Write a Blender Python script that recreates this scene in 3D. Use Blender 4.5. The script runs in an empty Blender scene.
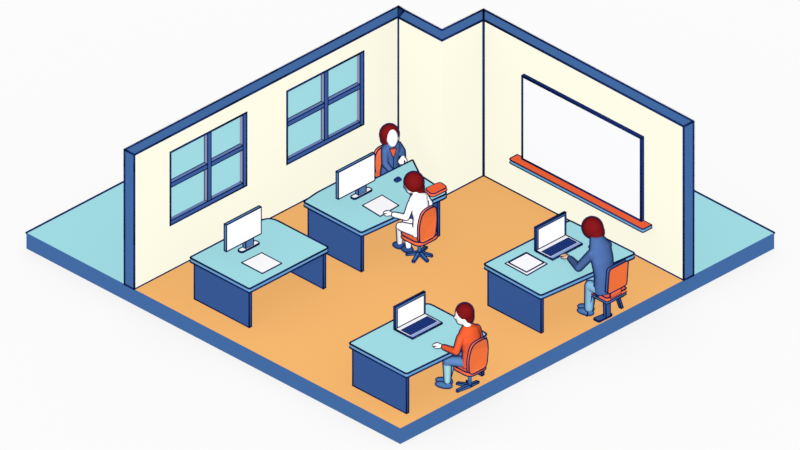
import bpy, bmesh, math
from mathutils import Vector, Matrix

C = bpy.context.scene.collection
S = bpy.context.scene

# ------------------------------------------------------------------ scale of the place
# plan axes: x runs along the window wall, y along the board wall, z up; metres
K = 64.0
SE = 0.523
CE = math.sqrt(1 - SE * SE)
R2 = math.sqrt(0.5)
X0, Y0 = 400.3, 428.3

def at(px, py, z):
    """photo pixel on the horizontal plane at height z -> plan point"""
    u = (px - X0) / (K * R2)
    v = (Y0 - py - K * CE * z) / (K * R2 * SE)
    return Vector(((u + v) / 2, (v - u) / 2, z))

# ------------------------------------------------------------------ materials
TOP, SIDE, ROUND = 1.10, 1.155, 1.65      # light received by level, upright and rounded surfaces
def lin(c):
    c /= 255
    return c / 12.92 if c <= .04045 else ((c + .055) / 1.055) ** 2.4

MATS = {}
def mat(name, hexcol, LIT=TOP):
    if name in MATS: return MATS[name]
    m = bpy.data.materials.new(name)
    m.use_nodes = True
    b = m.node_tree.nodes['Principled BSDF']
    rgb = [lin(int(hexcol[i:i+2], 16)) / LIT for i in (0, 2, 4)]
    b.inputs['Base Color'].default_value = (*rgb, 1)
    b.inputs['Roughness'].default_value = 1
    b.inputs['Specular IOR Level'].default_value = 0
    MATS[name] = m
    return m

M = dict(
    line=mat('navy_line', '14265C', 1.5),
    ground=mat('white_ground', 'FBFBFB', 1.105),
    cream=mat('cream_paint', 'FDFBE6', SIDE),
    blue=mat('blue_edge', '4269A0', 1.12),
    teal=mat('turquoise_surface', 'A0DAE2'),
    orange=mat('orange_floor', 'F6B76E'),
    rim=mat('light_blue_rim', '6B9FCB', SIDE),
    panel=mat('dark_blue_panel', '375792', SIDE),
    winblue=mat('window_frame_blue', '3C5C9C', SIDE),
    winlitside=mat('window_frame_lit_side', '9094B4', SIDE),
    winlittop=mat('window_frame_lit_top', '6A80B4'),
    glass=mat('window_glass_turquoise', 'A0DAE2', SIDE),
    white=mat('white_paper', 'FAFAFD'),
    board=mat('white_board', 'FAFAFC', SIDE),
    red=mat('tray_orange_red', 'EE6238'),
    chair=mat('chair_orange', 'F06A3C'),
    chairback=mat('chair_back_orange', 'F4743E', SIDE),
    navy=mat('navy_plastic', '1C3274', SIDE),
    lilac=mat('palm_rest_lilac', '8EA8D8'),
    hair=mat('dark_red_hair', '84191C', ROUND),
    skin=mat('white_skin', 'FCFAF8'),
    tan=mat('tan_skin', 'F2C9A2', ROUND),
    sweater=mat('orange_sweater', 'EF5F33', 1.5),
    jacket=mat('blue_jacket', '4A68A0', 1.35),
    blouse=mat('white_blouse', 'FBFBFD'),
    leg=mat('light_blue_trousers', '86B8D8', 1.4),
    shin=mat('turquoise_trousers', 'A2DAE4', 1.4),
    thigh=mat('mid_blue_trousers', '5B82B6', 1.4),
    shoe=mat('blue_shoe', '4A72AA', 1.4),
    darkshoe=mat('dark_blue_shoe', '2F4E8C', 1.4),
    key=mat('key_blue', '2C4488'),
    metal=mat('chair_base_blue', '3E6AA4'),
)

# ------------------------------------------------------------------ mesh helpers
def ring(c, t, r, n, up=None):
    t = t.normalized()
    a = Vector((0, 0, 1)) if abs(t.z) < .9 else Vector((1, 0, 0))
    e1 = t.cross(a).normalized(); e2 = t.cross(e1).normalized()
    return [c + (e1 * math.cos(2*math.pi*k/n) + e2 * math.sin(2*math.pi*k/n)) * r for k in range(n)]

def tube(bm, pts, r, mi=0, n=6, closed=False):
    """round rod along a line of points"""
    pts = [Vector(p) for p in pts]
    m = len(pts)
    if m < 2: return
    t0 = (pts[1] - pts[0]).normalized()
    a = Vector((0, 0, 1)) if abs(t0.z) < .9 else Vector((1, 0, 0))
    e1 = t0.cross(a).normalized()
    rings = []
    for i, p in enumerate(pts):
        if closed: t = pts[(i+1) % m] - pts[i-1]
        elif i == 0: t = pts[1] - pts[0]
        elif i == m-1: t = pts[-1] - pts[-2]
        else: t = pts[i+1] - pts[i-1]
        if t.length < 1e-9: t = t0
        t = t.normalized()
        e1 = (e1 - t * e1.dot(t))
        if e1.length < 1e-6: e1 = t.orthogonal()
        e1.normalize(); e2 = t.cross(e1)
        rr = r[i] if isinstance(r, (list, tuple)) else r
        rings.append([bm.verts.new(p + (e1*math.cos(2*math.pi*k/n) + e2*math.sin(2*math.pi*k/n))*rr) for k in range(n)])
    rng = range(m if closed else m-1)
    for i in rng:
        A, B = rings[i], rings[(i+1) % m]
        for k in range(n):
            f = bm.faces.new((A[k], A[(k+1) % n], B[(k+1) % n], B[k])); f.material_index = mi; f.smooth = True
    if not closed:
        f = bm.faces.new(rings[0][::-1]); f.material_index = mi
        f = bm.faces.new(rings[-1]); f.material_index = mi

def prism(bm, pts, z0, z1, mi=0, top=None, side=None):
    """closed outline (counter-clockwise from above) raised from z0 to z1"""
    lo = [bm.verts.new((p[0], p[1], z0)) for p in pts]
    hi = [bm.verts.new((p[0], p[1], z1)) for p in pts]
    n = len(pts)
    f = bm.faces.new(hi); f.material_index = mi if top is None else top
    f = bm.faces.new(lo[::-1]); f.material_index = mi if side is None else side
    for i in range(n):
        f = bm.faces.new((lo[i], lo[(i+1) % n], hi[(i+1) % n], hi[i])); f.material_index = mi if side is None else side

def box(bm, a, b, mi=0, top=None, side=None):
    prism(bm, [(a[0], a[1]), (b[0], a[1]), (b[0], b[1]), (a[0], b[1])], a[2], b[2], mi, top, side)

def xform(bm, start, mtx):
    bmesh.ops.transform(bm, matrix=mtx, verts=bm.verts[start:])

def rounded(pts, rad, seg=5):
    out = []
    n = len(pts)
    for i, p in enumerate(pts):
        r = rad[i] if isinstance(rad, (list, tuple)) else rad
        p = Vector(p[:2]); a = Vector(pts[i-1][:2]); b = Vector(pts[(i+1) % n][:2])
        if r <= 0: out.append((p.x, p.y)); continue
        da = (a-p).normalized(); db = (b-p).normalized()
        p1 = p + da*r; p2 = p + db*r
        for k in range(seg+1):
            t = k/seg
            q = p1*(1-t)**2 + p*2*t*(1-t) + p2*t*t
            out.append((q.x, q.y))
    return out

def edge_piping(bm, r, ang=38, keep=None):
    """thin navy piping on every sharp edge; material slot = last"""
    bm.normal_update()
    segs = []
    for e in bm.edges:
        if len(e.link_faces) == 2:
            if math.degrees(e.calc_face_angle(0)) < ang and \
               e.link_faces[0].material_index == e.link_faces[1].material_index: continue
            if math.degrees(e.calc_face_angle(0)) < 5: continue
        a, b = e.verts[0].co.copy(), e.verts[1].co.copy()
        if keep and not keep(a, b): continue
        segs.append((a, b))
    return segs

def add_segs(bm, segs, r, mi):
    for a, b in segs:
        if (b-a).length < 1e-5: continue
        t = (b-a).normalized() * r * .55
        tube(bm, [a-t, b+t], r, mi, n=6)

def link(name, bm, mats, parent=None, line=.011, ang=38, keep=None, segs=None):
    bmesh.ops.recalc_face_normals(bm, faces=bm.faces[:])
    if line:
        s = edge_piping(bm, line, ang, keep) if segs is None else segs
        add_segs(bm, s, line, len(mats))
        mats = list(mats) + ['line']
    me = bpy.data.meshes.new(name)
    bm.to_mesh(me); bm.free()
    for m in mats: me.materials.append(M[m])
    o = bpy.data.objects.new(name, me)
    C.objects.link(o)
    if parent: o.parent = parent; o.matrix_parent_inverse = Matrix.Translation(parent.location).inverted()
    return o

def thing(name, label, cat, loc=(0, 0, 0), group=None):
    o = bpy.data.objects.new(name, None); C.objects.link(o)
    o.location = loc; o.empty_display_size = .2
    o['label'] = label; o['category'] = cat
    if group: o['group'] = group
    return o

def tag(o, label, cat, group=None):
    o['label'] = label; o['category'] = cat
    if group: o['group'] = group
    return o

def struct(o): o['kind'] = 'structure'; return o

# ------------------------------------------------------------------ the setting
SX, SY = 8.262, 8.262            # size of the slab
WY = 5.876                       # room face of the window wall
WX = 6.26                       # room face of the board wall
T = .215                         # wall thickness
H1 = 2.463
TH = .29

bm = bmesh.new()
box(bm, (-40, -40, -TH-.05), (60, 60, -TH))
struct(link('ground', bm, ['ground'], line=0))

bm = bmesh.new()
box(bm, (0, 0, -TH), (SX, SY, -.05))
struct(link('base_slab', bm, ['blue'], line=0))

FX, FY = WX + .1, WY + .1
bm = bmesh.new()
prism(bm, [(FX, 0), (SX, 0), (SX, SY), (0, SY), (0, FY), (FX, FY)], -.05, 0, top=0, side=1)
V = Vector
struct(link('terrace', bm, ['teal', 'blue'], line=.018,
            segs=[(V((0, SY, 0)), V((SX, SY, 0))), (V((SX, SY, 0)), V((SX, 0, 0)))]))

bm = bmesh.new()
box(bm, (0, 0, -.05), (FX, FY, 0), top=0, side=1)
struct(link('floor', bm, ['orange', 'blue'], line=0))

# window wall: grid of cells with two openings cut through it
DX = 5.836
DXB = DX + T                      # where the wall stops at its outer face
wins = [(.79, 2.476, .825, 2.165), (3.368, 5.062, .838, 2.172)]
bm = bmesh.new()
xs = [0.0, wins[0][0], wins[0][1], wins[1][0], wins[1][1], DX]
def wcol(xa, xb, zb, zt, xb2=None):
    xb2 = xb if xb2 is None else xb2
    prism(bm, [(xa, WY), (xb, WY), (xb2, WY+T), (xa, WY+T)], zb, zt)
zss = [0, None, None, H1]
cells = []
def V3(x, y, z): return bm.verts.new((x, y, z))
vcache = {}
def gv(x, y, z):
    k = (round(x, 4), round(y, 4), round(z, 4))
    if k not in vcache: vcache[k] = bm.verts.new((x, y, z))
    return vcache[k]
def quad(pts, mi):
    f = bm.faces.new([gv(*p) for p in pts]); f.material_index = mi
za, zb_ = .831, 2.168
zs = [0, za, zb_, H1]
solid = [[not (i in (1, 3) and k == 1) for k in range(3)] for i in range(5)]
def xo(i, y):                      # the last column's outer face runs on a little
    return xs[i] + ((DXB - DX) if (i == 5 and y > WY) else 0)
for i in range(5):
    for k in range(3):
        if not solid[i][k]: continue
        quad([(xo(i, WY), WY, zs[k]), (xo(i+1, WY), WY, zs[k]), (xo(i+1, WY), WY, zs[k+1]), (xo(i, WY), WY, zs[k+1])], 0)
        quad([(xo(i, WY+T), WY+T, zs[k+1]), (xo(i+1, WY+T), WY+T, zs[k+1]), (xo(i+1, WY+T), WY+T, zs[k]), (xo(i, WY+T), WY+T, zs[k])], 0)
        if i == 0 or not solid[i-1][k]:
            quad([(xo(i, WY), WY, zs[k]), (xo(i, WY), WY, zs[k+1]), (xo(i, WY+T), WY+T, zs[k+1]), (xo(i, WY+T), WY+T, zs[k])], 1)
        if i == 4 or not solid[i+1][k]:
            quad([(xo(i+1, WY), WY, zs[k]), (xo(i+1, WY+T), WY+T, zs[k]), (xo(i+1, WY+T), WY+T, zs[k+1]), (xo(i+1, WY), WY, zs[k+1])], 1)
        if k == 2 or not solid[i][k+1]:
            quad([(xo(i, WY), WY, zs[k+1]), (xo(i+1, WY), WY, zs[k+1]), (xo(i+1, WY+T), WY+T, zs[k+1]), (xo(i, WY+T), WY+T, zs[k+1])], 1)
        if k == 0 or not solid[i][k-1]:
            quad([(xo(i, WY), WY, zs[k]), (xo(i, WY+T), WY+T, zs[k]), (xo(i+1, WY+T), WY+T, zs[k]), (xo(i+1, WY), WY, zs[k])], 1)
struct(link('wall_left', bm, ['cream', 'blue'], line=.017, ang=30))

# the pier in the back corner and the board wall: one run of wall with a mitred plan
CX, CY = 5.34, 4.42               # projecting corner of the pier
LY = 5.38                         # far end of its first face
def wall_run(name, inner, outer, hin):
    bm = bmesh.new()
    n = len(inner)
    a0 = [bm.verts.new((*p, 0)) for p in inner]
    a1 = [bm.verts.new((*p, h)) for p, h in zip(inner, hin)]
    b0 = [bm.verts.new((*p, 0)) for p in outer]
    b1 = [bm.verts.new((*p, h)) for p, h in zip(outer, hin)]
    for i in range(n-1):
        f = bm.faces.new((a0[i], a0[i+1], a1[i+1], a1[i])); f.material_index = 0
        f = bm.faces.new((b0[i+1], b0[i], b1[i], b1[i+1])); f.material_index = 0
        f = bm.faces.new((a1[i], a1[i+1], b1[i+1], b1[i])); f.material_index = 1
        f = bm.faces.new((a0[i+1], a0[i], b0[i], b0[i+1])); f.material_index = 1
    f = bm.faces.new((a0[0], a1[0], b1[0], b0[0])); f.material_index = 1
    f = bm.faces.new((a0[-1], b0[-1], b1[-1], a1[-1])); f.material_index = 1
    vert = {(round(CX, 3), round(CY, 3))}
    def keep(a, b):
        if abs(a.x-b.x) < 1e-4 and abs(a.y-b.y) < 1e-4:           # upright edges
            return (round(a.x, 3), round(a.y, 3)) not in vert
        return True
    return struct(link(name, bm, ['cream', 'blue'], line=.018, ang=30, keep=keep))
wall_run('wall_back',
         [(DX, WY), (CX, LY), (CX, CY), (WX, CY)],
         [(DX+T, WY+T), (CX+T, LY+T*.4), (CX+T, CY+T), (WX+T, CY+T)],
         [H1, 2.879, 2.873, 2.853])
bm = bmesh.new()
tube(bm, [(WX-.009, CY-.009, 0), (WX-.009, CY-.009, 2.85)], .024, n=8)
struct(link('trim_1', bm, ['line'], line=0))
bm = bmesh.new()
pts = [(WX, 0), (WX+T, 0), (WX+T, CY+T), (WX, CY)]
lo = [bm.verts.new((*p, 0)) for p in pts]
hi = [bm.verts.new((*p, h)) for p, h in zip(pts, (2.815, 2.815, 2.853, 2.853))]
bm.faces.new(lo[::-1]).material_index = 1
bm.faces.new(hi).material_index = 1
for i, mi in enumerate((1, 0, 1, 0)):
    bm.faces.new((lo[i], lo[(i+1) % 4], hi[(i+1) % 4], hi[i])).material_index = mi
struct(link('wall_right', bm, ['cream', 'blue'], line=.018))

# windows
def window(n, x0, x1):
    z0, z1 = za, zb_
    root = bpy.data.objects.new('window_%d' % n, None); C.objects.link(root)
    root.location = ((x0+x1)/2, WY, z0); root['kind'] = 'structure'
    d = .068; w = .078
    bm = bmesh.new()
    xm = (x0+x1)/2 - .02; zm = (z0+z1)/2 + .02
    def bar(a, b):
        s = len(bm.faces)
        box(bm, a, b, 0)
        bm.faces.ensure_lookup_table()
        for f in bm.faces[s:]:  # light painted in: paler tones on left sides and tops of the bars
            f.normal_update()
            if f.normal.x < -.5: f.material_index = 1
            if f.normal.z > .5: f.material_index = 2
    y = WY - .004
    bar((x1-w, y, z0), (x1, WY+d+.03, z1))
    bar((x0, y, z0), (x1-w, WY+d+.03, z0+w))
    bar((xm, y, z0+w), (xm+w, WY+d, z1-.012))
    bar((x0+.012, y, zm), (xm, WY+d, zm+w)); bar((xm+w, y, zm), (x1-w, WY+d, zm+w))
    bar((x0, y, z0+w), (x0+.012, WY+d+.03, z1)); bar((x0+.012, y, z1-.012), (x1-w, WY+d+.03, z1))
    link('window_frame', bm, ['winblue', 'winlitside', 'winlittop'], root, line=.010, ang=30)
    bm = bmesh.new()
    box(bm, (x0+.01, WY+d, z0+w-.01), (x1-w+.01, WY+d+.02, z1-.01))
    link('window_pane', bm, ['glass'], root, line=0)
window(1, wins[0][0], wins[0][1]); window(2, wins[1][0], wins[1][1])

# whiteboard with its tray
wb = thing('whiteboard', 'large white board with navy frame and orange-red tray on the right wall', 'whiteboard', (WX, 2.23, .7))
y0, y1, z0, z1 = .88, 3.52, .715, 2.25
bm = bmesh.new()
xa, xb = WX-.055, WX-.001
for a, b in (((xa, y0, z1-.022), (xb, y1, z1)), ((xa, y0, z0), (xb, y0+.022, z1-.022)), ((xa, y1-.022, z0), (xb, y1, z1-.022)), ((xa, y0+.022, z0), (xb, y1-.022, z0+.02))):
    box(bm, a, b)
link('board_frame', bm, ['navy'], wb, line=.010)
bm = bmesh.new()
box(bm, (WX-.05, y0+.015, z0+.01), (WX-.005, y1-.015, z1-.015))
link('board_surface', bm, ['board'], wb, line=0)
bm = bmesh.new()
prism(bm, rounded([(WX-.2, .70), (WX-.001, .70), (WX-.001, 3.67), (WX-.2, 3.67)], [.03, 0, 0, .06]), .655, .712, top=0, side=1)
link('pen_tray', bm, ['red', 'rim'], wb, line=.011)

# ------------------------------------------------------------------ desks
def desk(label, top, rad, z, panels, th=.07):
    cx = sum(p[0] for p in top)/len(top); cy = sum(p[1] for p in top)/len(top)
    root = thing('office_desk', label, 'desk', (cx, cy, 0), 'desks in the office')
    bm = bmesh.new()
    prism(bm, rounded(top, rad), z-th, z, top=0, side=1)
    link('desktop', bm, ['teal', 'rim'], root, line=.015)
    for (xa, ya, yb) in panels:
        bm = bmesh.new()
        box(bm, (xa, ya, 0.008), (xa+.045, yb, z-th))
        link('side_panel', bm, ['panel'], root, line=.014)
    return root

desk('turquoise desk with only a monitor and a paper, nobody seated at it',
     [(.435, 3.77), (2.186, 3.766), (2.186, 5.09), (.44, 5.09)], [.03, .05, .22, .03], .73,
     [(.452, 3.79, 5.0), (2.09, 3.79, 5.0)])
desk('long turquoise desk shared by the two women under the second window',
     [(2.85, 3.709), (4.64, 3.59), (4.71, 4.27), (4.955, 4.68), (4.04, 4.70), (3.92, 5.045), (3.2, 5.045), (2.86, 5.0)],
     [.03, .08, .0, .03, .03, .05, 0, .04], .74,
     [(2.868, 3.73, 4.9), (4.45, 3.63, 4.6)])
desk('turquoise desk nearest the front corner, where the person in orange works',
     [(.352, .215), (2.09, .15), (2.09, 1.49), (.365, 1.5)], [.04, .08, .12, .04], .75,
     [(.372, .235, 1.42), (2.0, .2, 1.42)])
desk('turquoise desk in front of the board, where the person in blue types',
     [(3.528, .423), (5.46, .262), (5.43, 1.685), (3.559, 1.714)], [.04, .06, .05, .04], .72,
     [(3.56, .45, 1.62), (5.2, .32, 1.45)])

# ------------------------------------------------------------------ monitors, laptops, papers
def monitor(label, xc, y, zb, w, h, xs_, ys_, zt, bw=.2):
    root = thing('computer_monitor', label, 'monitor', (xs_, ys_, zt), 'desktop monitors')
    bm = bmesh.new()
    box(bm, (xc-w/2, y, zb), (xc+w/2, y+.045, zb+h))
    link('housing', bm, ['rim'], root, line=.012)
    bm = bmesh.new()
    box(bm, (xc-w/2+.018, y-.006, zb+.014), (xc+w/2-.012, y+.001, zb+h-.012))
    link('screen', bm, ['white'], root, line=0)
    bm = bmesh.new()
    prism(bm, [(xs_-.085, ys_-.03), (xs_+.085, ys_-.03), (xs_+.085, ys_+.03), (xs_-.085, ys_+.03)], zt+.02, zb+.06)
    link('neck', bm, ['thigh'], root, line=.011)
    bm = bmesh.new()
    prism(bm, rounded([(xs_-bw, ys_-.06), (xs_+bw, ys_-.06), (xs_+bw, ys_+.04), (xs_-bw, ys_+.04)], .04), zt+.003, zt+.025)
    link('stand_base', bm, ['white'], root, line=.011)
monitor('white-screened monitor on the desk where nobody sits', 1.14, 4.60, .915, .765, .485, 1.30, 4.66, .73)
monitor('white-screened monitor on the desk shared by the two women', 3.50, 4.47, .915, .80, .49, 3.66, 4.53, .74)

def laptop(label, x0, x1, y0, y1, zt, lidh, bezel):
    root = thing('laptop', label, 'laptop', ((x0+x1)/2, (y0+y1)/2, zt), 'open laptops')
    bm = bmesh.new()
    box(bm, (x0, y0, zt+.004), (x1, y1, zt+.028))
    base = link('base', bm, ['white'], root, line=.011)
    bm = bmesh.new()
    dx = .03
    # one moulded keyboard: a connected grid whose key cells are a shade lighter
    xa_, xb_, ya_, yb_ = x0+dx, x1-dx, y0+.075, y1-.085
    gx = [xa_, xa_+.02]; gy = [ya_, ya_+.015]
    for k in range(11): gx += [gx[-1]+(xb_-xa_-.03)/11*.5, gx[-1]+(xb_-xa_-.03)/11]
    for k in range(4): gy += [gy[-1]+(yb_-ya_-.02)/4*.4, gy[-1]+(yb_-ya_-.02)/4]
    gx[-1], gy[-1] = xb_, yb_
    zz = zt+.036
    G = [[bm.verts.new((a, b, zz)) for b in gy] for a in gx]
    for i in range(len(gx)-1):
        for j in range(len(gy)-1):
            fc = bm.faces.new((G[i][j], G[i+1][j], G[i+1][j+1], G[i][j+1]))
            fc.material_index = 1 if i % 2 == 1 and j % 2 == 1 else 0
    ex = bmesh.ops.extrude_face_region(bm, geom=bm.faces[:])
    bmesh.ops.translate(bm, vec=(0, 0, -.007), verts=[v for v in ex['geom'] if isinstance(v, bmesh.types.BMVert)])
    link('keyboard', bm, ['navy', 'key'], base, line=0)
    bm = bmesh.new()
    box(bm, (x0+.012, y0+.012, zt+.0285), (x1-.012, y0+.066, zt+.032))
    pr = link('palm_rest', bm, ['lilac'], base, line=0)
    bm = bmesh.new()
    box(bm, (x0, y1, zt+.012), (x1, y1+.03, zt+lidh))
    lid = link('lid', bm, [bezel], root, line=.012)
    bm = bmesh.new()
    box(bm, (x0+.045, y1-.006, zt+.04), (x1-.03, y1+.001, zt+lidh-.045))
    s = link('screen', bm, ['white'], lid, line=.006)
laptop('open laptop in front of the person in the orange sweater', 1.145, 1.80, .875, 1.255, .75, .425, 'thigh')
laptop('open laptop that the person in the blue jacket types on', 4.395, 5.05, 1.03, 1.395, .72, .44, 'jacket')

def sheet(name, label, cat, px, z, th=.006, group=None, mats='white'):
    pts = [at(a, b, z) for a, b in px]
    if sum((pts[i].x*pts[(i+1) % 4].y - pts[(i+1) % 4].x*pts[i].y) for i in range(4)) < 0: pts.reverse()
    bm = bmesh.new()
    prism(bm, [(p.x, p.y) for p in pts], z+.001, z+.001+th)
    o = link(name, bm, [mats], line=.010)
    tag(o, label, cat, group)
    return o
sheet('paper_sheet', 'blank white paper lying on the desk where nobody sits', 'paper', [(241.7, 263), (261.7, 253.2), (281.7, 263.7), (262.3, 273.8)], .73, group='papers on the desks')
sheet('paper_sheet', 'blank white paper under the hand of the woman in white', 'paper', [(362.5, 205.8), (382, 195.5), (398.7, 205.8), (380.3, 216.7)], .74, group='papers on the desks')
sheet('paper_sheet', 'larger lower white sheet of the two beside the typing person\'s laptop', 'paper', [(505.2, 263.8), (526.3, 252.8), (547, 264.2), (527, 275.7)], .72, group='papers on the desks')
sheet('paper_sheet', 'upper white sheet of the two beside the typing person\'s laptop', 'paper', [(508.8, 263.0), (526.5, 253.6), (543.6, 263.0), (526.6, 272.4)], .729, group='papers on the desks')

# small pouch and mouse on the shared desk
def blob_prism(pts, z, hs):
    """soft-edged block: outline shrinks towards the top"""
    bm = bmesh.new()
    cx = sum(p[0] for p in pts)/len(pts); cy = sum(p[1] for p in pts)/len(pts)
    prev = None
    rr = []
    for (s, h) in hs:
        rr.append([bm.verts.new((cx+(p[0]-cx)*s, cy+(p[1]-cy)*s, z+h)) for p in pts])
    for a, b in zip(rr, rr[1:]):
        for i in range(len(pts)):
            f = bm.faces.new((a[i], a[(i+1) % len(pts)], b[(i+1) % len(pts)], b[i])); f.smooth = True
    bm.faces.new(rr[0][::-1]); bm.faces.new(rr[-1])
    return bm
pc = at(437.2, 191.0, .74)
pp = rounded([(pc.x-.2, pc.y-.09), (pc.x+.14, pc.y-.10), (pc.x+.17, pc.y+.1), (pc.x-.16, pc.y+.13)], .07)
bm = blob_prism(pp, .742, [(1, 0), (1.04, .02), (.96, .05), (.85, .06)])
def loop(pts, z, s=1):
    cx = sum(p[0] for p in pts)/len(pts); cy = sum(p[1] for p in pts)/len(pts)
    q = [V((cx+(p[0]-cx)*s, cy+(p[1]-cy)*s, z)) for p in pts]
    return [(q[i], q[(i+1) % len(q)]) for i in range(len(q))]
tag(link('pencil_case', bm, ['red'], line=.011, segs=loop(pp, .745, 1.02)+loop(pp, .793, .95)),
    'small orange-red rounded pouch at the right end of the shared desk', 'pouch')
pc = at(397.5, 180.5, .74)
pp = rounded([(pc.x-.07, pc.y-.05), (pc.x+.06, pc.y-.05), (pc.x+.08, pc.y+.05), (pc.x-.05, pc.y+.05)], .03)
bm = blob_prism(pp, .742, [(1, 0), (1, .02), (.7, .04)])
tag(link('computer_mouse', bm, ['navy'], line=0), 'small dark navy mouse on the shared desk beside the woman\'s hair', 'mouse')

# ------------------------------------------------------------------ smooth shapes
TO_CAMERA = V((-CE*R2, -CE*R2, SE)).normalized()      # towards the camera, whose view the added outline rods follow

def ball(bm, c, r, basis=None, seg=16, rg=10):
    """ellipsoid; r = 3 radii along basis columns"""
    made = bmesh.ops.create_uvsphere(bm, u_segments=seg, v_segments=rg, radius=1)
    m = Matrix.Translation(c) @ (basis.to_4x4() if basis else Matrix()) @ Matrix.Diagonal((*r, 1))
    bmesh.ops.transform(bm, matrix=m, verts=made['verts'])

def limb(bm, pts, rad, n=12):
    pts = [V(p) for p in pts]
    for i in range(len(pts)-1):
        t = pts[i+1]-pts[i]
        tube(bm, [pts[i], pts[i+1]], [rad[i], rad[i+1]], n=n)
    for p, r in zip(pts, rad): ball(bm, p, (r, r, r), seg=12, rg=8)

def smooth_mesh(name, bm, mats, parent, voxel=.014, it=6, contour=.008, minlen=.07, paint=None):
    """fuse the pieces into one continuous skin, then add outline rods along its contour as the camera sees it"""
    me = bpy.data.meshes.new('tmp'); bm.to_mesh(me); bm.free()
    o = bpy.data.objects.new('tmp', me); C.objects.link(o)
    r = o.modifiers.new('r', 'REMESH'); r.mode = 'VOXEL'; r.voxel_size = voxel
    s = o.modifiers.new('s', 'SMOOTH'); s.factor = .5; s.iterations = it
    dg = bpy.context.evaluated_depsgraph_get()
    nm = bpy.data.meshes.new_from_object(o.evaluated_get(dg))
    C.objects.unlink(o); bpy.data.objects.remove(o); bpy.data.meshes.remove(me)
    bm = bmesh.new(); bm.from_mesh(nm); bpy.data.meshes.remove(nm)
    bmesh.ops.recalc_face_normals(bm, faces=bm.faces[:])
    for f in bm.faces:
        f.smooth = True
        if paint: f.material_index = paint(f.calc_center_median())
    bm.normal_update()
    chains = []
    if contour:
        # smoothed normals
        nr = {v.index: v.normal.copy() for v in bm.verts}
        for _ in range(3):
            nr = {v.index: (nr[v.index] + sum((nr[e.other_vert(v).index] for e in v.link_edges), V())).normalized() for v in bm.verts}
        g = {k: n.dot(TO_CAMERA) for k, n in nr.items()}
        pt = {}
        for e in bm.edges:
            a, b = e.verts; ga, gb = g[a.index], g[b.index]
            if (ga > 0) != (gb > 0):
                pt[e.index] = a.co.lerp(b.co, ga/(ga-gb)) + nr[a.index].lerp(nr[b.index], .5)*contour*.55
        adj = {}
        for f in bm.faces:
            es = [e.index for e in f.edges if e.index in pt]
            if len(es) == 2:
                adj.setdefault(es[0], []).append(es[1]); adj.setdefault(es[1], []).append(es[0])
        seen = set()
        for k in sorted(adj, key=lambda q: len(adj[q])):
            if k in seen: continue
            ch = [k]; seen.add(k); cur = k
            while True:
                nx = [q for q in adj[cur] if q not in seen]
                if not nx: break
                cur = nx[0]; seen.add(cur); ch.append(cur)
            P_ = [pt[q] for q in ch]
            L = sum((a-b).length for a, b in zip(P_, P_[1:]))
            if L < minlen: continue
            closed = len(ch) > 6 and ch[0] in adj[ch[-1]]
            for _ in range(2):
                P_ = [(P_[i-1] + P_[i]*2 + P_[(i+1) % len(P_)])/4 if (closed or 0 < i < len(P_)-1) else P_[i] for i in range(len(P_))]
            chains.append((P_[::2] if len(P_) > 12 else P_, closed))
        for P_, cl in chains: tube(bm, P_, contour, len(mats), n=5, closed=cl)
        mats = list(mats)+['line']
    me = bpy.data.meshes.new(name); bm.to_mesh(me); bm.free()
    for m in mats: me.materials.append(M[m])
    ob = bpy.data.objects.new(name, me); C.objects.link(ob)
    if parent: ob.parent = parent; ob.matrix_parent_inverse = Matrix.Translation(parent.location).inverted()
    return ob

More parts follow.
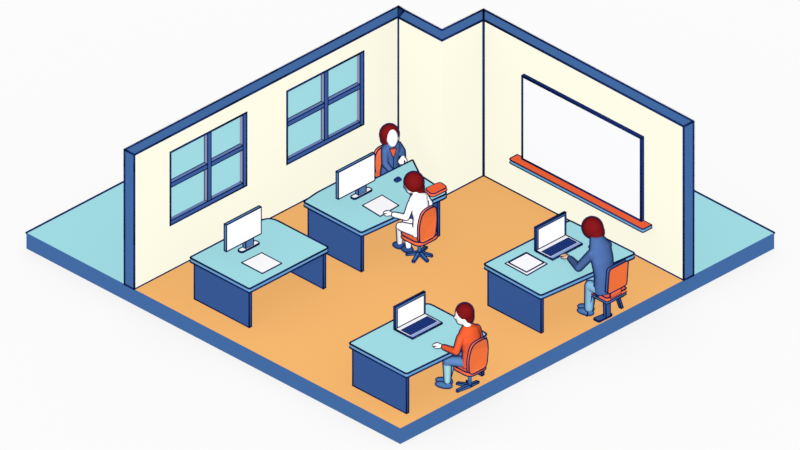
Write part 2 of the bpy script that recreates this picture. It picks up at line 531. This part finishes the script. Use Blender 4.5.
# ------------------------------------------------------------------ chairs
def swivel_chair(label, x, y, zs_, f, back, arms, tilt=.06, seat_r=.21, base_z=0.0, bw=.43):
    """f = +1 faces +y, -1 faces -y; back = (y offset, z bottom, z top, x offset)"""
    root = thing('swivel_chair', label, 'chair', (x, y, 0), 'orange office chairs')
    bm = bmesh.new()
    o = rounded([(x-seat_r, y-seat_r), (x+seat_r, y-seat_r), (x+seat_r, y+seat_r), (x-seat_r, y+seat_r)], seat_r*.6, 6)
    prism(bm, o, zs_-.065, zs_)
    link('seat', bm, ['chair'], root, line=.012)
    by, zb, zt, bx = back
    h = zt-zb
    bm = bmesh.new()
    w = bw
    prof = rounded([(-w/2*.9, 0), (w/2*.9, 0), (w/2, h*.55), (w/2*.72, h), (-w/2*.72, h), (-w/2, h*.55)], [.09, .09, .12, .12, .12, .12], 6)
    n = len(prof)
    fr = [bm.verts.new((x+bx+p[0], y+by*f - f*(p[1]*tilt) - f*.03*(1-(2*p[0]/w)**2), zb+p[1])) for p in prof]
    bk = [bm.verts.new((x+bx+p[0], y+(by-.045)*f - f*(p[1]*tilt) - f*.03*(1-(2*p[0]/w)**2), zb+p[1])) for p in prof]
    bm.faces.new(fr); bm.faces.new(bk[::-1])
    for i in range(n): bm.faces.new((fr[i], fr[(i+1) % n], bk[(i+1) % n], bk[i]))
    bmesh.ops.recalc_face_normals(bm, faces=bm.faces[:])
    sg = []
    for L in (fr, bk):
        q = [v.co.copy() for v in L]; sg += [(q[i], q[(i+1) % n]) for i in range(n)]
    link('backrest', bm, ['chairback'], root, line=.012, segs=sg)
    bm = bmesh.new()
    tube(bm, [(x, y, .07), (x, y, zs_-.066)], .032, n=10)
    link('post', bm, ['metal'], root, line=0)
    for (ang, L) in arms:
        a = math.radians(ang)
        bm = bmesh.new()
        d = V((math.cos(a), math.sin(a), 0)); s = V((-d.y, d.x, 0))
        p0 = V((x, y, .075)); p1 = p0+d*L; p1.z = .03
        vs = []
        for p, w_, hh in ((p0, .028, .045), (p1, .022, .028)):
            vs.append([bm.verts.new(p+s*w_+V((0, 0, -hh/2))), bm.verts.new(p-s*w_+V((0, 0, -hh/2))), bm.verts.new(p-s*w_+V((0, 0, hh/2))), bm.verts.new(p+s*w_+V((0, 0, hh/2)))])
        for i in range(4): bm.faces.new((vs[0][i], vs[0][(i+1) % 4], vs[1][(i+1) % 4], vs[1][i]))
        bm.faces.new(vs[0][::-1]); bm.faces.new(vs[1])
        leg = link('base_leg', bm, ['metal'], root, line=.010)
        bm = bmesh.new()
        ball(bm, V((p1.x, p1.y, .024)), (.024, .024, .024), seg=10, rg=8)
        c = link('caster', bm, ['navy'], leg, line=0)
    return root

swivel_chair('orange swivel chair under the person in the orange sweater', 1.59, .055, .46, 1, (-.17, .455, 1.035, -.04),
             [(100, .24), (160, .22), (10, .22), (55, .2)])
swivel_chair('orange swivel chair under the woman in white', 3.84, 3.42, .43, 1, (-.19, .435, 1.04, -.06),
             [(200, .22), (128, .2), (20, .25), (-52, .2), (-100, .22)], bw=.39, seat_r=.235)
swivel_chair('orange chair behind the woman in the blue jacket, by the window wall', 4.72, 4.99, .45, -1, (-.17, .40, .80, .10),
             [(20, .22), (92, .22), (164, .22), (236, .22), (308, .22)], bw=.44)

# square chair
root = thing('office_chair', 'square-backed orange chair under the person in the blue jacket who types', 'chair', (4.67, .10, 0), 'orange office chairs')
bm = bmesh.new()
prism(bm, rounded([(4.45, -.12), (4.89, -.12), (4.89, .27), (4.45, .27)], .04), .435, .50)
link('seat', bm, ['chair'], root, line=.012)
bm = bmesh.new()
prism(bm, rounded([(4.45, -.12), (4.89, -.12), (4.89, .27), (4.45, .27)], .04), .395, .433)
link('seat_frame', bm, ['thigh'], root, line=.011)
bm = bmesh.new()
xa, xb_, zb, zt = 4.42, 4.84, .60, 1.07
prof = rounded([(xa, zb), (xb_, zb), (xb_, zt), (xa, zt)], .06)
n = len(prof)
fr = [bm.verts.new((p[0], -.095-(p[1]-.47)*.08, p[1])) for p in prof]
bk = [bm.verts.new((p[0], -.15-(p[1]-.47)*.08, p[1])) for p in prof]
bm.faces.new(fr); bm.faces.new(bk[::-1])
for i in range(n): bm.faces.new((fr[i], fr[(i+1) % n], bk[(i+1) % n], bk[i])).material_index = 1
link('backrest', bm, ['chairback', 'jacket'], root, line=.012)
bm = bmesh.new()
box(bm, (4.52, -.13, .47), (4.75, -.108, .66))
link('back_bracket', bm, ['chair'], root, line=.008)
for a, b in (((4.62, .06, .40), (4.62, .05, .012)), ((4.86, .12, .40), (4.98, .10, .012)), ((4.48, .25, .40), (4.44, .32, .012)), ((4.86, .25, .40), (4.90, .33, .012))):
    bm = bmesh.new()
    w_ = .05 if a[0] == 4.62 else .022
    v0 = [bm.verts.new((a[0]+i*w_, a[1]+j*.03, a[2])) for i, j in ((-1, -1), (1, -1), (1, 1), (-1, 1))]
    v1 = [bm.verts.new((b[0]+i*w_*.9, b[1]+j*.025, b[2])) for i, j in ((-1, -1), (1, -1), (1, 1), (-1, 1))]
    bm.faces.new(v0); bm.faces.new(v1[::-1])
    for i in range(4): bm.faces.new((v0[i], v1[i], v1[(i+1) % 4], v0[(i+1) % 4]))
    link('leg', bm, ['panel'], root, line=.011)
bm = bmesh.new()
prism(bm, rounded([(4.42, .03), (4.72, .03), (4.72, .12), (4.42, .16)], .03), .008, .03)
link('foot_plate', bm, ['panel'], root, line=.010)

# ------------------------------------------------------------------ people
def hand(bm, w, d, up, side, r=.0125, L=.15):
    """palm, four bent fingers of unequal length, and a thumb leaving the side of the palm"""
    d = d.normalized(); s = d.cross(up).normalized()*side; up = s.cross(d).normalized()*(1 if s.cross(d).dot(up) > 0 else -1)
    B = Matrix((d, s, up)).transposed()
    ball(bm, w+d*.045, (.055, .042, .02), B, 12, 8)
    for k, (ln, sp) in enumerate(((.9, -.8), (1, -.27), (.94, .27), (.74, .8))):
        b0 = w+d*.075+s*(.036*sp)
        dd = (d+s*sp*.16).normalized()
        p1 = b0+dd*L*.26*ln+up*.006; p2 = p1+dd*L*.2*ln-up*.008; p3 = p2+dd*L*.13*ln-up*.016
        limb(bm, [b0, p1, p2, p3], [r, r*.95, r*.88, r*.78], 8)
    t0 = w+d*.03-s*.034
    t1 = t0+d*.035-s*.032-up*.004; t2 = t1+d*.038-s*.006-up*.006
    limb(bm, [t0, t1, t2], [r*1.2, r*1.05, r*.9], 8)

def torso(bm, rings, right, grow=0):
    """closed loft of oval sections: (centre, half width, half depth)"""
    n = 20
    rs = []
    fwd = V((0, 0, 1)).cross(right).normalized()
    for c, a, b in rings:
        c = V(c)
        rs.append([bm.verts.new(c+right*math.cos(2*math.pi*k/n)*(a+grow)+fwd*math.sin(2*math.pi*k/n)*(b+grow)) for k in range(n)])
    for A, B in zip(rs, rs[1:]):
        for k in range(n): bm.faces.new((A[k], A[(k+1) % n], B[(k+1) % n], B[k]))
    bm.faces.new(rs[0][::-1]); bm.faces.new(rs[-1])

def person(label, loc, f, tor, head, hr, shL, elL, wrL, hdL, shR, elR, wrR, hdR, hipL, knL, anL, hipR, knR, anR, hair_parts,
           top_mats, top_name, leg_mats, leg_name, shoe_mat, bare_legs=False, skin='skin', face_dir=None, sleeve=.062, leg_r=(.088, .07, .05), leg_paint=None, extra=None, top_paint=None, handmat=None, nose=True, shoe_dir=None, shoe_len=.14):
    root = thing('person', label, 'person', loc, 'people working at the desks')
    f = V(f).normalized(); right = f.cross(V((0, 0, 1))).normalized()
    fd = V(face_dir).normalized() if face_dir else f
    fr = fd.cross(V((0, 0, 1))).normalized(); fu = fr.cross(fd).normalized()
    head = V(head)
    neck = V(tor[-1][0])
    # body: one continuous skin
    bm = bmesh.new()
    torso(bm, tor, right, -.016)
    limb(bm, [neck-V((0, 0, .06)), neck+(head-neck)*.55], [.055, .05])
    B = Matrix((fr, fd, fu)).transposed()
    ball(bm, head, (hr[0], hr[1], hr[2]), B, 24, 16)
    ball(bm, head-fu*hr[2]*.42+fd*hr[1]*.28, (hr[0]*.7, hr[1]*.66, hr[2]*.55), B)
    if nose:
        ball(bm, head+fd*hr[1]*.98-fu*hr[2]*.12, (.016, .022, .03), B)
        for s in (-1, 1): ball(bm, head+fr*s*hr[0]*.97-fu*.02, (.014, .025, .035), B)
    for sh, el, wr, hd, sd in ((shL, elL, wrL, hdL, -1), (shR, elR, wrR, hdR, 1)):
        sh, el, wr = V(sh), V(el), V(wr)
        limb(bm, [sh, el, wr], [sleeve-.014, sleeve-.022, .027])
        hand(bm, wr, V(hd), V((0, 0, 1)), -sd)
    g = 0 if bare_legs else -.014
    for h_, k_, a_ in ((hipL, knL, anL), (hipR, knR, anR)):
        h_, k_, a_ = V(h_), V(k_), V(a_)
        limb(bm, [h_, k_, k_.lerp(a_, .35), a_], [leg_r[0]+g, leg_r[1]+g, leg_r[1]+g-.004, leg_r[2]+g])
        limb(bm, [a_, V((a_.x, a_.y, .05)), V((a_.x, a_.y, .045))+(V(shoe_dir).normalized() if shoe_dir else f)*(shoe_len-.02)], [.032, .03, .024])
    pf = None; mats = [skin]
    if handmat:
        mats = [skin, handmat]
        ws = [V(wrL), V(wrR)]
        pf = lambda c: 1 if min((c-w).length for w in ws) < .2 else 0
    smooth_mesh('body', bm, mats, root, voxel=.0095, it=3, contour=.009, minlen=.10, paint=pf)
    # hair
    bm = bmesh.new()
    for (o_, r_) in hair_parts:
        ball(bm, head+fr*o_[0]+fd*o_[1]+fu*o_[2], r_, B, 24, 16)
    smooth_mesh('hair', bm, ['hair'], root, voxel=.012, it=6, contour=.0105)
    # top
    bm = bmesh.new()
    torso(bm, tor, right)
    for sh, el, wr in ((shL, elL, wrL), (shR, elR, wrR)):
        sh, el, wr = V(sh), V(el), V(wr)
        limb(bm, [sh, el, el.lerp(wr, .9)], [sleeve, sleeve-.008, .04])
    smooth_mesh(top_name, bm, top_mats, root, voxel=.013, it=5, contour=.0105, paint=top_paint)
    # legs
    if leg_mats:
        bm = bmesh.new()
        for h_, k_, a_ in ((hipL, knL, anL), (hipR, knR, anR)):
            h_, k_, a_ = V(h_), V(k_), V(a_)
            if leg_name == 'skirt':
                limb(bm, [h_, h_.lerp(k_, .85)], [leg_r[0]+.02, leg_r[1]+.014])
            else:
                limb(bm, [h_, k_, a_+V((0, 0, .01))], [leg_r[0], leg_r[1], leg_r[2]])
        c = V(tor[0][0])
        ball(bm, c, (tor[0][1]-.01, tor[0][2]-.01, .07), Matrix((right, f, V((0, 0, 1)))).transposed())
        smooth_mesh(leg_name, bm, leg_mats, root, voxel=.013, it=5, contour=.010, paint=leg_paint)
    sf = V(shoe_dir).normalized() if shoe_dir else f
    for a_ in (anL, anR):
        a_ = V(a_)
        bm = bmesh.new()
        Bf = Matrix((sf.cross(V((0, 0, 1))), sf, V((0, 0, 1)))).transposed()
        ball(bm, V((a_.x, a_.y, .055))+sf*(shoe_len-.08), (.052, shoe_len, .05), Bf, 16, 12)
        ball(bm, V((a_.x, a_.y, .065))-sf*.01, (.05, .06, .055), Bf, 12, 10)
        bmesh.ops.bisect_plane(bm, geom=bm.verts[:]+bm.edges[:]+bm.faces[:], plane_co=(0, 0, .012), plane_no=(0, 0, 1), clear_inner=True)
        bmesh.ops.holes_fill(bm, edges=[e for e in bm.edges if e.is_boundary])
        smooth_mesh('shoe', bm, [shoe_mat], root, voxel=.009, it=2, contour=.009)
    if extra: extra(root)
    return root

# person in the orange sweater
person('person with short dark red hair in an orange sweater, seated at the front laptop', (1.59, .055, 0), (0, 1, 0),
       tor=[((1.59, .035, .46), .165, .11), ((1.59, .03, .56), .165, .105), ((1.59, .03, .75), .155, .10), ((1.59, .05, .94), .20, .12), ((1.595, .08, 1.08), .185, .105), ((1.605, .11, 1.15), .075, .065)],
       head=(1.605, .215, 1.285), hr=(.115, .125, .165),
       shL=(1.41, .075, 1.02), elL=(1.275, .04, .83), wrL=(1.27, .34, .80), hdL=(-.18, 1, .0),
       shR=(1.78, .095, 1.02), elR=(1.85, .10, .84), wrR=(1.83, .33, .80), hdR=(.1, 1, 0),
       hipL=(1.50, .08, .53), knL=(1.35, .31, .52), anL=(1.36, .32, .13), hipR=(1.68, .08, .53), knR=(1.64, .46, .53), anR=(1.45, .40, .12),
       hair_parts=[((0, -.03, .05), (.138, .14, .15)), ((0.01, -.065, -.03), (.122, .10, .14))],
       top_mats=['sweater'], top_name='sweater', leg_mats=['thigh', 'shin'], leg_name='trousers', shoe_mat='shoe',
       face_dir=(-1, .75, -.12), shoe_dir=(-.5, 1, 0), leg_paint=lambda c: 1 if c.z < .46 else 0)

# person in the blue jacket at the board side
person('person with dark red hair in a long blue jacket, typing on the right-hand laptop', (4.60, .09, 0), (-.1, 1, 0),
       tor=[((4.585, .09, .50), .175, .13), ((4.585, .085, .62), .18, .13), ((4.58, .08, .82), .175, .125), ((4.59, .13, 1.06), .205, .13), ((4.61, .20, 1.25), .20, .12), ((4.615, .26, 1.35), .13, .10), ((4.62, .29, 1.40), .09, .085)],
       head=(4.65, .40, 1.455), hr=(.12, .13, .16),
       shL=(4.43, .20, 1.19), elL=(4.36, .42, .875), wrL=(4.55, .82, .80), hdL=(0, 1, -.03),
       shR=(4.79, .22, 1.19), elR=(4.94, .42, .92), wrR=(5.04, .70, .80), hdR=(.05, 1, 0),
       hipL=(4.50, .12, .54), knL=(4.48, .29, .55), anL=(4.47, .30, .13), hipR=(4.67, .12, .54), knR=(4.66, .42, .54), anR=(4.56, .38, .12),
       hair_parts=[((0, -.01, .03), (.16, .165, .175)), ((0, -.055, -.055), (.13, .11, .13))],
       top_mats=['jacket'], top_name='jacket', leg_mats=['leg'], leg_name='trousers', shoe_mat='shoe',
       face_dir=(-.3, 1, -.45), shoe_dir=(-.4, 1, 0), handmat='tan', leg_r=(.088, .078, .068), sleeve=.068)

# woman in white
person('woman in white with bobbed dark red hair, seated writing at the shared desk', (3.87, 3.40, 0), (0, 1, 0),
       tor=[((3.85, 3.39, .43), .165, .12), ((3.85, 3.38, .55), .16, .11), ((3.85, 3.39, .74), .14, .10), ((3.85, 3.43, .93), .17, .11), ((3.86, 3.47, 1.06), .165, .10), ((3.86, 3.49, 1.12), .06, .05)],
       head=(3.865, 3.60, 1.235), hr=(.11, .12, .155),
       shL=(3.70, 3.46, 1.01), elL=(3.55, 3.42, .84), wrL=(3.53, 3.70, .785), hdL=(-.08, 1, -.03),
       shR=(4.01, 3.48, 1.01), elR=(4.10, 3.45, .85), wrR=(4.06, 3.68, .80), hdR=(.1, 1, 0),
       hipL=(3.77, 3.43, .50), knL=(3.67, 3.68, .52), anL=(3.79, 3.80, .12), hipR=(3.93, 3.43, .50), knR=(3.83, 3.70, .52), anR=(3.80, 3.62, .12),
       hair_parts=[((0, -.03, .035), (.15, .155, .17)), ((.03, -.055, -.10), (.14, .125, .165))],
       top_mats=['blouse'], top_name='blouse', leg_mats=['blouse'], leg_name='skirt', shoe_mat='darkshoe', bare_legs=True,
       face_dir=(-1, .75, -.15), shoe_dir=(-.4, 1, 0), shoe_len=.10, sleeve=.055, leg_r=(.075, .056, .042))

# woman facing the room
def collar(root):
    bm = bmesh.new()
    c = V((4.735, 4.945, .93)); f = V((-.45, -.9, 0)).normalized(); r = f.cross(V((0, 0, 1)))
    p = [c+f*.112+r*.055+V((0, 0, .055)), c+f*.112-r*.055+V((0, 0, .055)), c+f*.135-V((0, 0, .10))]
    q = [a-f*.03 for a in p]
    vs = [bm.verts.new(a) for a in p]; ws = [bm.verts.new(a) for a in q]
    bm.faces.new(vs); bm.faces.new(ws[::-1])
    for i in range(3): bm.faces.new((vs[i], ws[i], ws[(i+1) % 3], vs[(i+1) % 3]))
    link('shirt_collar', bm, ['sweater'], root, line=.006)
    bm = bmesh.new()
    tube(bm, [p[2]+f*.004, c+f*.135-V((0, 0, .22)), c+f*.125-V((0, 0, .36))], .0085, n=6)
    link('jacket_opening', bm, ['line'], root, line=0)
person('woman in a blue jacket facing the room, seated behind the shared desk', (4.73, 4.95, 0), (-.2, -1, 0),
       tor=[((4.74, 4.97, .46), .165, .11), ((4.745, 4.97, .58), .15, .105), ((4.75, 4.96, .74), .135, .10), ((4.75, 4.955, .88), .16, .11), ((4.74, 4.95, .98), .155, .09), ((4.74, 4.95, 1.03), .055, .05)],
       head=(4.74, 4.92, 1.135), hr=(.092, .10, .145),
       shL=(4.89, 4.95, .93), elL=(4.96, 4.92, .80), wrL=(4.84, 4.78, .80), hdL=(-1, -.6, -.08),
       shR=(4.61, 4.95, .93), elR=(4.57, 4.91, .74), wrR=(4.60, 4.74, .60), hdR=(.4, -.6, 0),
       hipL=(4.81, 4.93, .52), knL=(4.84, 4.62, .53), anL=(4.84, 4.66, .12), hipR=(4.66, 4.93, .52), knR=(4.63, 4.60, .53), anR=(4.63, 4.62, .12),
       hair_parts=[((.03, -.075, .03), (.152, .12, .17)), ((.04, -.08, -.06), (.13, .09, .10))],
       top_mats=['jacket'], top_name='jacket', leg_mats=['jacket'], leg_name='trousers', shoe_mat='darkshoe',
       face_dir=(-.55, -.75, .12), sleeve=.055, extra=collar, leg_r=(.075, .062, .05))

# ------------------------------------------------------------------ light, sky, camera
d = V((CE*R2, CE*R2, -SE))
sun = bpy.data.lights.new('sun', 'SUN'); sun.energy = 5.63; sun.angle = math.radians(.4)
so = bpy.data.objects.new('sun', sun); C.objects.link(so)
so.rotation_euler = d.to_track_quat('-Z', 'Y').to_euler(); so.location = (-6, -6, 9)

w = bpy.data.worlds.new('sky'); S.world = w; w.use_nodes = True
w.node_tree.nodes['Background'].inputs[0].default_value = (1, 1, 1, 1)
w.node_tree.nodes['Background'].inputs[1].default_value = .18

cam = bpy.data.cameras.new('camera'); cam.type = 'ORTHO'; cam.ortho_scale = 800 / K
cam.clip_end = 200
co = bpy.data.objects.new('camera', cam); C.objects.link(co)
co.location = at(400, 225, 0) - d*30
co.rotation_euler = d.to_track_quat('-Z', 'Y').to_euler()
S.camera = co

S.view_settings.view_transform = 'Standard'
S.view_settings.look = 'None'
S.view_settings.gamma = 1
S.view_settings.exposure = 0
S.view_settings.use_curve_mapping = False
S.cycles.diffuse_bounces = 0
